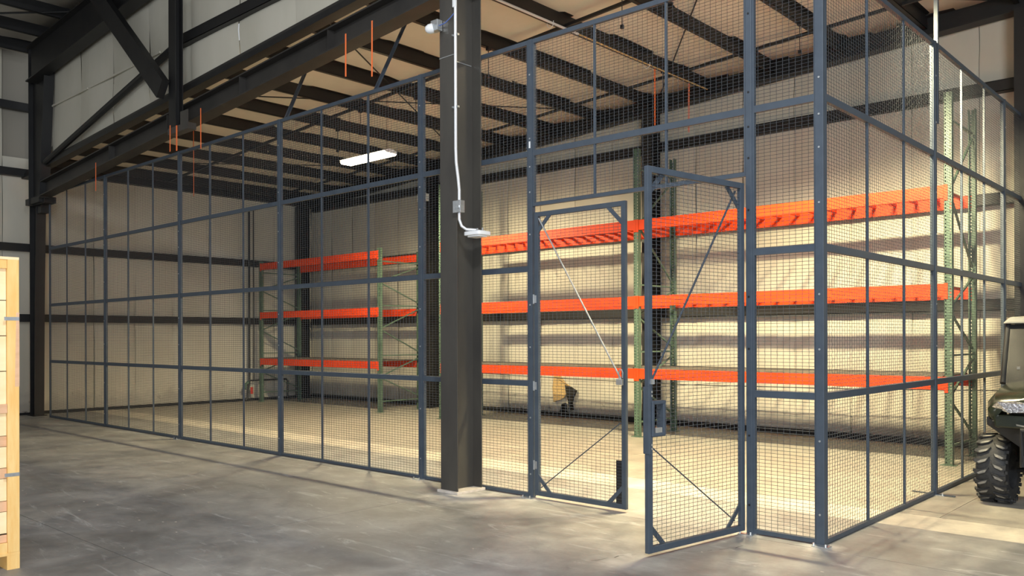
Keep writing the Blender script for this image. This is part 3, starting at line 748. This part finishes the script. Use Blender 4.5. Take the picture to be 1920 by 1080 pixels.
# conduit clipped under a purlin
t = thing('ceiling_conduit', (-5.0, 4, 6.22), 'pale conduit with loose cable ties running under a roof purlin inside the cage', 'conduit')
MB().tube([(-5.0, .1, P(-5.04) - .02), (-5.0, 3.2, P(-5.04) - .02)], .018, 8).build('pipe', 'conduit', t, smooth=True)
MB().tube([(-5.0, 3.2, P(-5.04) - .02), (-4.99, 4.4, P(-5.04) - .035), (-5.0, 5.6, P(-5.04) - .03), (-4.99, 7.0, P(-5.04) - .03)], .013, 8).build('rope', 'foam', t, smooth=True)
for yy in (1.1, 2.6, 5.1):
    pts = [(-5.04 + .06 * math.cos(a), yy, P(-5.04) - .01 + .07 * math.sin(a)) for a in [PI * .1 - PI * 1.2 * k / 8 for k in range(9)]]
    MB().tube(pts, .005, 5).build('cable_tie', 'white', t)
# emergency light on the wall column
t = thing('emergency_light', (-12.7, 6.98, 5.2), 'white emergency light with a round lamp on the column between the racks', 'lamp')
B(-12.86, -12.54, 6.90, 7.02, 5.02, 5.20).build('housing', 'white', t, bevel=.01)
MB().tube([(-12.70, 7.0, 5.30), (-12.70, 6.93, 5.30), (-12.70, 6.89, 5.30)], .09, 18, rad=[.05, .085, .092]).build('lamp_head', 'lens', t, smooth=True)
MB().tube([(-12.7, 6.97, 5.20), (-12.7, 6.97, 5.25)], .015, 8).build('swivel', 'white', t)
# pipes in the far corner
t = thing('corner_pipework', (-17.95, 5.4, 0), 'dark pipe with a valve and elbow low on the left wall behind the corner rack', 'pipe')
MB().tube([(-17.93, 5.33, 5.2), (-17.93, 5.33, .62), (-17.92, 5.32, .5), (-17.9, 5.26, .1), (-17.9, 5.2, .03)], .03, 8).build('pipe', 'black', t, smooth=True)
MB().tube([(-17.93, 5.47, 5.2), (-17.93, 5.47, .58)], .018, 8).build('pipe', 'black', t, smooth=True)
MB().tube([(-17.9, 5.34, .56), (-17.9, 6.45, .56), (-17.9, 6.50, .52), (-17.9, 6.50, .05)], .022, 8).build('pipe', 'black', t, smooth=True)
MB().tube([(-17.88, 5.28, .52), (-17.86, 5.18, .46), (-17.84, 5.15, .34)], .045, 8).build('elbow', 'green', t, smooth=True)
B(-17.90, -17.885, 5.34, 5.42, .20, .38).build('tag_plate', 'red', t)
# torn insulation low on the back wall
t = thing('wall_tear', (-8.6, 7.38, .4), 'torn flap of wall insulation showing brown fibreglass, low behind the right rack', 'damage')
yb = YB - .055
MB().prism([(-8.94, .30), (-8.97, .62), (-8.90, .98), (-8.62, .72), (-8.50, .66), (-8.58, .50), (-8.66, .40)], 'y', yb - .03, yb + .02).build('exposed_foam', 'foam', t)
MB().prism([(-8.58, .50), (-8.62, .68), (-8.50, .66), (-8.32, .57), (-8.40, .42), (-8.44, .30), (-8.40, .14), (-8.50, .12), (-8.53, .34)], 'y', yb - .035, yb + .02).prism([(-8.76, .10), (-8.68, .03), (-8.55, .03), (-8.60, .14), (-8.62, .30), (-8.70, .28)], 'y', yb - .035, yb + .02).build('cavity', 'hole', t)
MB().tube([(-9.10, yb - .02, 1.05), (-8.98, yb - .03, 1.02), (-8.86, yb - .04, .86), (-8.6, yb - .06, .73), (-8.45, yb - .04, .66)], .008, 5).build('torn_edge', 'foam', t)
# thin cable stretched along the back wall
tag(MB().tube([(-12.0, 6.95, .92), (-8.0, 6.95, .84), (-5.4, 6.95, .82), (-2.4, 6.95, .86), (-.2, 6.95, .92)], .008, 6).build('wall_cable', 'black'), 'thin dark cable stretched low in front of the back wall behind the racks', 'cable')
# black rod lying on the floor by the side fence
# small chips of concrete and paint specks on the floor
rr = random.Random(11)
for (p, q), l_ in ((((-.50, -.42), (-1.15, -1.62)), 'thin jagged crack in the concrete in front of the open gate leaf'),):
    mb = MB(); n = 26; pts = []
    for k in range(n + 1):
        t_ = k / n; dx, dy = q[0] - p[0], q[1] - p[1]; L_ = math.hypot(dx, dy); o_ = rr.uniform(-.022, .022) + .05 * math.sin(t_ * 7)
        pts.append((p[0] + dx * t_ - dy / L_ * o_, p[1] + dy * t_ + dx / L_ * o_))
    for k, (x, y) in enumerate(pts):
        w_ = rr.uniform(.0012, .004); mb.v += [(x - w_, y - w_, .0006), (x + w_, y + w_, .0006)]
    for k in range(n): mb.f.append((2 * k, 2 * k + 1, 2 * k + 3, 2 * k + 2))
    tag(mb.build('floor_crack', 'hole'), l_, 'crack')
def chips():
    mb = MB(); rr = random.Random(3)
    for k in range(70):
        x = rr.uniform(-8, 2.5); y = rr.uniform(-4.6, -.6); s = rr.uniform(.004, .014)
        n = len(mb.v); k_ = rr.randint(4, 6); a0 = rr.uniform(0, 6)
        for j in range(k_):
            a = a0 + 2 * PI * j / k_; q = s * rr.uniform(.6, 1.3); mb.v.append((x + math.cos(a) * q * 1.6, y + math.sin(a) * q, .0005))
        mb.v.append((x, y, .003))
        for j in range(k_): mb.f.append((n + j, n + (j + 1) % k_, n + k_))
    o = mb.build('floor_debris', 'grout'); tag(o, 'scattered pale chips and specks on the grey concrete floor in front of the fence', 'debris'); stuff(o)
chips()

# ------------------------------------------------------------------ WOODEN CRATE (left edge)
cx, cy = -4.185, -4.612
t = thing('wooden_crate', (cx - .6, cy - .9, 0), 'tall pale pine shipping crate at the left edge of the view, on skids', 'crate')
DX, DY, HC = 1.15, 1.9, 2.31
for px_, py_ in ((cx - .03, cy - .078), (cx - .03, cy - DY), (cx - DX, cy - .078), (cx - DX, cy - DY)):
    B(px_, px_ + .03, py_, py_ + .078, .125, HC - .02).build('corner_post', 'wood', t, bevel=.002)
B(cx - DX, cx - .032, cy - .03, cy - .01, .125, HC - .03).build('end_panel', 'plywood', t)
B(cx - DX, cx - .032, cy - DY + .01, cy - DY + .03, .125, HC - .03).build('end_panel', 'plywood', t)
B(cx - DX + .002, cx - DX + .02, cy - DY + .03, cy - .03, .125, HC - .03).build('side_panel', 'plywood', t)
def zpx(y): return 1.704 + (633 - y) / 254.
ya, yb = cy - DY + .078, cy - .079
rows = [(1015, 1000, 'slat'), (998, 957, 'plywood'), (957, 937, 'slat'), (937, 895, 'plywood'), (895, 875, 'slat'), (875, 835, 'plywood'), (835, 815, 'slat'), (815, 772, 'plywood')]
for a, b_, m_ in rows: B(cx - .045, cx - (.028 if m_ == 'slat' else .030), ya, yb, zpx(a) + .002, zpx(b_) - .002).build('side_board' if m_ == 'plywood' else 'side_slat', m_, t)
zc = zpx(765)
for k in range(4):
    z0 = zc + .02 + k * .262; B(cx - .045, cx - .030, ya, yb, z0 + .002, z0 + .258).build('side_board', 'plywood', t)
for a, b_, m_ in ((1035, 1015, 'wood'), (772, 755, 'slat'), (501, 480, 'wood')):
    B(cx - .030, cx - .006, ya, yb, zpx(a), zpx(b_)).build('batten', m_, t, bevel=.002)
B(cx - DX, cx, cy - DY, cy, HC - .02, HC).build('lid', 'plywood', t)
B(cx - DX, cx, cy - DY, cy, .105, .125).build('base_board', 'wood', t)
for py_ in (cy - .085, cy - DY / 2 - .045, cy - DY): B(cx - DX, cx - .002, py_, py_ + .085, 0, .105).build('skid', 'wood', t)
for z in (zpx(595), zpx(888)):
    MB().box(cx - .001, cx + .002, cy - .10, cy + .001, z - .013, z + .013).box(cx - .10, cx + .002, cy - .001, cy + .002, z - .013, z + .013).build('corner_strap', 'galv', t)
MB().hexa([(cx, cy - .03, 1.35), (cx + .001, cy - .012, 1.35), (cx + .001, cy + .001, 1.4), (cx, cy + .001, 1.35),
           (cx, cy - .02, 1.9), (cx + .001, cy - .012, 1.9), (cx + .001, cy + .001, 1.9), (cx, cy + .001, 1.9)]).build('bark_edge', 'slat', t)

# ------------------------------------------------------------------ OFF-ROAD BUGGY (right edge), facing the camera
UX, UY = 1.27, 3.05       # centre between the front wheels
t = thing('off_road_buggy', (UX, UY + .9, 0), 'dark olive off-road utility buggy at the right edge, its knobbly front wheel beside the fence', 'vehicle')
R_, W_ = .345, .27
def wheel(cx_, cy_, sgn):
    prof = [(-.5, .60), (-.53, .80), (-.50, .92), (-.38, .975), (0, .985), (.38, .975), (.50, .92), (.53, .80), (.5, .60), (.42, .56), (-.42, .56)]
    mb = MB(); n = 40
    for i in range(n):
        a = 2 * PI * i / n
        for u, r in prof: mb.v.append((cx_ + u * W_, cy_ + math.cos(a) * r * R_, R_ + math.sin(a) * r * R_))
    k = len(prof)
    for i in range(n):
        for j in range(k):
            a = i * k + j; b_ = i * k + (j + 1) % k; c = ((i + 1) % n) * k + (j + 1) % k; d = ((i + 1) % n) * k + j
            mb.f.append((a, b_, c, d))
    o = mb.build('wheel', 'rubber', t, smooth=True)
    # chevron tread lugs
    def lugs(mat_, r0, r1, shr):
        mb = MB(); NL = 20
        for i in range(NL):
            for side in (-1, 1):
                a = 2 * PI * (i + (.5 if side > 0 else 0)) / NL
                pts = [(.04, -.10), (.12, .02), (.36, .10), (.50, .06), (.50, -.04), (.30, -.03)]
                cu = sum(p[0] for p in pts) / 6; ca = sum(p[1] for p in pts) / 6
                n0 = len(mb.v)
                for r in (r0, r1):
                    for u, da in pts:
                        u2 = cu + (u - cu) * shr; d2 = ca + (da - ca) * shr
                        aa = a + d2 * 1.15; mb.v.append((cx_ + side * u2 * W_ * 1.04, cy_ + math.cos(aa) * r * R_, R_ + math.sin(aa) * r * R_))
                mb.f.append(tuple(range(n0, n0 + 6))); mb.f.append(tuple(range(n0 + 11, n0 + 5, -1)))
                for j in range(6): mb.f.append((n0 + j, n0 + 6 + j, n0 + 6 + (j + 1) % 6, n0 + (j + 1) % 6))
        # shoulder knobs
        for i in range(NL):
            a = 2 * PI * i / NL
            for side in (-1, 1):
                mb.box(-.012, .012, -.016, .016, 0, .02, Matrix.Translation((cx_ + side * W_ * .53, cy_ + math.cos(a) * .92 * R_, R_ + math.sin(a) * .92 * R_)) @ Matrix.Rotation(a - PI / 2, 4, 'X'))
        return mb
    lugs('rubber', .97, 1.03, 1).build('tread_lugs', 'rubber', o)['kind'] = 'stuff'
    mb = MB(); NL = 20
    for i in range(NL):
        for side in (-1, 1):
            a = 2 * PI * (i + (.5 if side > 0 else 0)) / NL
            n0 = len(mb.v); pts = [(.10, -.05), (.16, .03), (.36, .075), (.42, .05), (.30, .0)]
            for u, da in pts:
                aa = a + da * 1.15; mb.v.append((cx_ + side * u * W_ * 1.04, cy_ + math.cos(aa) * 1.033 * R_, R_ + math.sin(aa) * 1.033 * R_))
            mb.f.append(tuple(range(n0, n0 + 5)))
    o2 = mb.build('dusty_lug_faces', 'lug', o); o2['kind'] = 'stuff'
    mb = MB().tube([(cx_ - sgn * .02, cy_, R_), (cx_ + sgn * W_ * .38, cy_, R_)], .17, 24).tube([(cx_ + sgn * W_ * .38, cy_, R_), (cx_ + sgn * W_ * .46, cy_, R_)], .05, 12)
    mb.build('rim', 'utvblack', o, smooth=True)
for x_, s_ in ((UX - .69, -1), (UX + .69, 1)):
    wheel(x_, UY, s_); wheel(x_, UY + 2.0, s_)
# suspension arms
for s_ in (-1, 1):
    MB().tube([(UX + s_ * .25, UY - .08, .40), (UX + s_ * .52, UY, .33)], .022, 8).tube([(UX + s_ * .25, UY + .12, .40), (UX + s_ * .52, UY, .33)], .022, 8).tube([(UX + s_ * .25, UY, .56), (UX + s_ * .52, UY, .42)], .02, 8).build('suspension_arm', 'utvblack', t)
    MB().tube([(UX + s_ * .30, UY + .02, .86), (UX + s_ * .46, UY, .42)], .035, 10).tube([(UX + s_ * .29, UY + .02, .95), (UX + s_ * .30, UY + .02, .86)], .045, 10).build('shock_absorber', 'galv', t)
# body: frame tub, fenders, hood
MB().hexa([(UX - .32, UY - .45, .35), (UX + .32, UY - .45, .35), (UX + .45, UY + 2.4, .35), (UX - .45, UY + 2.4, .35), (UX - .36, UY - .50, .95), (UX + .36, UY - .50, .95), (UX + .60, UY + 2.4, .80), (UX - .60, UY + 2.4, .80)]).build('chassis', 'utvblack', t, bevel=.03)
def loft(secs, name, m_, parent, smooth=True, bevel=0):
    mb = MB(); k = len(secs[0])
    for s in secs: mb.v += [tuple(p) for p in s]
    for i in range(len(secs) - 1):
        for j in range(k - 1):
            a = i * k + j; mb.f.append((a, a + 1, a + k + 1, a + k))
    o = mb.build(name, m_, parent, smooth=smooth)
    md = o.modifiers.new('thickness', 'SOLIDIFY'); md.thickness = .015; md.offset = 0
    return o
# hood + fenders as one cross-section lofted front to back
secs = []
for yy, zt, hw, zd in ((UY - .46, 1.02, .60, .88), (UY - .40, 1.10, .68, .88), (UY - .22, 1.16, .715, .90), (UY + .05, 1.20, .73, .92), (UY + .36, 1.235, .73, .78), (UY + .50, 1.25, .72, .60)):
    secs.append([(UX - hw, yy, zd), (UX - hw - .01, yy, zt - .12), (UX - hw + .05, yy, zt - .04), (UX - .38, yy, zt), (UX - .2, yy, zt + .03), (UX, yy, zt + .04), (UX + .2, yy, zt + .03), (UX + .38, yy, zt), (UX + hw - .05, yy, zt - .04), (UX + hw + .01, yy, zt - .12), (UX + hw, yy, zd)])
loft(secs, 'hood', 'utv', t)
# front fascia
MB().hexa([(UX - .62, UY - .47, .80), (UX + .62, UY - .47, .80), (UX + .60, UY - .30, .80), (UX - .60, UY - .30, .80), (UX - .64, UY - .46, .93), (UX + .64, UY - .46, .93), (UX + .66, UY - .30, .93), (UX - .66, UY - .30, .93)]).build('front_fascia', 'utv', t, bevel=.02)
MB().hexa([(UX - .70, UY - .40, .865), (UX - .30, UY - .50, .815), (UX - .30, UY - .47, .815), (UX - .70, UY - .37, .865), (UX - .70, UY - .40, .88), (UX - .30, UY - .50, .83), (UX - .30, UY - .47, .83), (UX - .70, UY - .37, .88)]).build('trim_strip', 'tanroof', t)
for s_ in (-1, 1):
    MB().hexa([(UX + s_ * .70, UY - .40, .82), (UX + s_ * .34, UY - .34, .55), (UX + s_ * .34, UY + .45, .55), (UX + s_ * .71, UY - .32, .82), (UX + s_ * .70, UY - .41, .90), (UX + s_ * .34, UY - .46, .90), (UX + s_ * .34, UY + .45, .90), (UX + s_ * .71, UY - .30, .90)]).build('wheel_arch_liner', 'utvblack', t)
    mb = MB()
    pts = [(.66, -.40, 1.00), (.60, -.445, 1.055), (.42, -.475, 1.065), (.26, -.485, 1.045), (.30, -.495, .965), (.50, -.475, .955)]
    n0 = len(mb.v); mb.v += [(UX + s_ * a, UY + b_ - .015, c) for a, b_, c in pts] + [(UX + s_ * a, UY + b_ + .08, c) for a, b_, c in pts]
    mb.f.append(tuple(range(6))); mb.f.append(tuple(range(11, 5, -1)))
    for j in range(6): mb.f.append((j, j + 6, (j + 1) % 6 + 6, (j + 1) % 6))
    mb.build('headlight', 'chrome', t, bevel=.006)
MB().tube([(UX - .36, UY - .56, .45), (UX - .36, UY - .60, .80), (UX + .36, UY - .60, .80), (UX + .36, UY - .56, .45)], .025, 10).box(UX - .35, UX + .35, UY - .60, UY - .56, .5, .56).build('front_bumper', 'utvblack', t)
MB().box(UX - .30, UX + .30, UY - .50, UY - .46, .60, .80).build('grille', 'utvblack', t, bevel=.01)
for s_ in (-1, 1): MB().tube([(UX + s_ * .22, UY - .66, .58), (UX + s_ * .22, UY - .60, .58)], .03, 10).build('tow_hook', 'galv', t)
# cab
pts = lambda s_: [(UX + s_ * .73, UY + .38, 1.20), (UX + s_ * .765, UY + .80, 1.86)]
for s_ in (-1, 1):
    a, b_ = pts(s_)
    MB().tube([a, b_, (UX + s_ * .74, UY + 1.7, 1.90), (UX + s_ * .70, UY + 1.75, .85)], .028, 10).build('roll_cage', 'utvblack', t, smooth=True)
    MB().hexa([(UX + s_ * .715, UY + .50, .88), (UX + s_ * .73, UY + .50, .88), (UX + s_ * .73, UY + 1.72, .88), (UX + s_ * .715, UY + 1.72, .88), (UX + s_ * .755, UY + .84, 1.83), (UX + s_ * .77, UY + .84, 1.83), (UX + s_ * .77, UY + 1.68, 1.83), (UX + s_ * .755, UY + 1.68, 1.83)]).build('added_side_screen', 'utvblack', t)  # black screen added to keep bright wall out of the windscreen view
    B(UX + s_ * .70 - .02, UX + s_ * .70 + .02, UY + .6, UY + 1.7, .45, .88).build('door_panel', 'utvblack', t, bevel=.01)
ws = MB().hexa([(UX - .71, UY + .37, 1.20), (UX + .71, UY + .37, 1.20), (UX + .71, UY + .38, 1.20), (UX - .71, UY + .38, 1.20), (UX - .745, UY + .78, 1.85), (UX + .745, UY + .78, 1.85), (UX + .745, UY + .79, 1.85), (UX - .745, UY + .79, 1.85)]).build('windscreen', 'glass', t)
mb = MB()
for u, v, su, sv in ((-.50, .78, .03, .10), (-.38, .85, .05, .05), (-.55, .90, .03, .02), (-.35, .35, .06, .10), (-.60, .25, .03, .03)):
    x = UX + u; zz = 1.20 + .65 * v; yy = UY + .365 + .41 * v; mb.box(x - su / 2, x + su / 2, yy - .008, yy - .002, zz - sv / 2, zz + sv / 2)
mb.build('windscreen_fittings', 'tanroof', t)
MB().hexa([(UX - .81, UY + .70, 1.84), (UX + .81, UY + .70, 1.84), (UX + .78, UY + 1.85, 1.87), (UX - .78, UY + 1.85, 1.87), (UX - .74, UY + .74, 1.915), (UX + .74, UY + .74, 1.915), (UX + .72, UY + 1.80, 1.945), (UX - .72, UY + 1.80, 1.945)]).build('roof', 'tanroof', t, bevel=.02)
MB().hexa([(UX - .70, UY + 1.82, .85), (UX + .70, UY + 1.82, .85), (UX + .70, UY + 1.84, .85), (UX - .70, UY + 1.84, .85), (UX - .74, UY + 1.78, 1.86), (UX + .74, UY + 1.78, 1.86), (UX + .74, UY + 1.80, 1.86), (UX - .74, UY + 1.80, 1.86)]).build('added_rear_panel', 'utvblack', t)  # added black sheet standing in for the shaded cab interior
MB().box(UX - .60, UX + .60, UY + 1.25, UY + 1.7, .55, .78).hexa([(UX - .60, UY + 1.55, .78), (UX + .60, UY + 1.55, .78), (UX + .60, UY + 1.72, .78), (UX - .60, UY + 1.72, .78), (UX - .55, UY + 1.68, 1.35), (UX + .55, UY + 1.68, 1.35), (UX + .55, UY + 1.80, 1.35), (UX - .55, UY + 1.80, 1.35)]).build('bench_seat', 'utvblack', t, bevel=.03)
MB().box(UX - .66, UX + .66, UY + .38, UY + .60, .80, 1.18).build('dashboard', 'utvblack', t, bevel=.03)
sw = [(UX - .32 + .17 * math.cos(a), UY + .78 + .06 * math.sin(a), 1.12 + .16 * math.sin(a)) for a in [2 * PI * k / 16 for k in range(17)]]
MB().tube(sw, .014, 8, cap=False).tube([(UX - .32, UY + .6, 1.0), (UX - .32, UY + .78, 1.12)], .02, 8).build('steering_wheel', 'utvblack', t)
MB().box(UX - .66, UX + .66, UY + 1.95, UY + 2.75, .85, .89).box(UX - .68, UX - .66, UY + 1.95, UY + 2.75, .85, 1.15).box(UX + .66, UX + .68, UY + 1.95, UY + 2.75, .85, 1.15).box(UX - .66, UX + .66, UY + 2.73, UY + 2.75, .85, 1.15).box(UX - .66, UX + .66, UY + 1.95, UY + 1.97, .85, 1.15).build('cargo_bed', 'utvblack', t, bevel=.008)
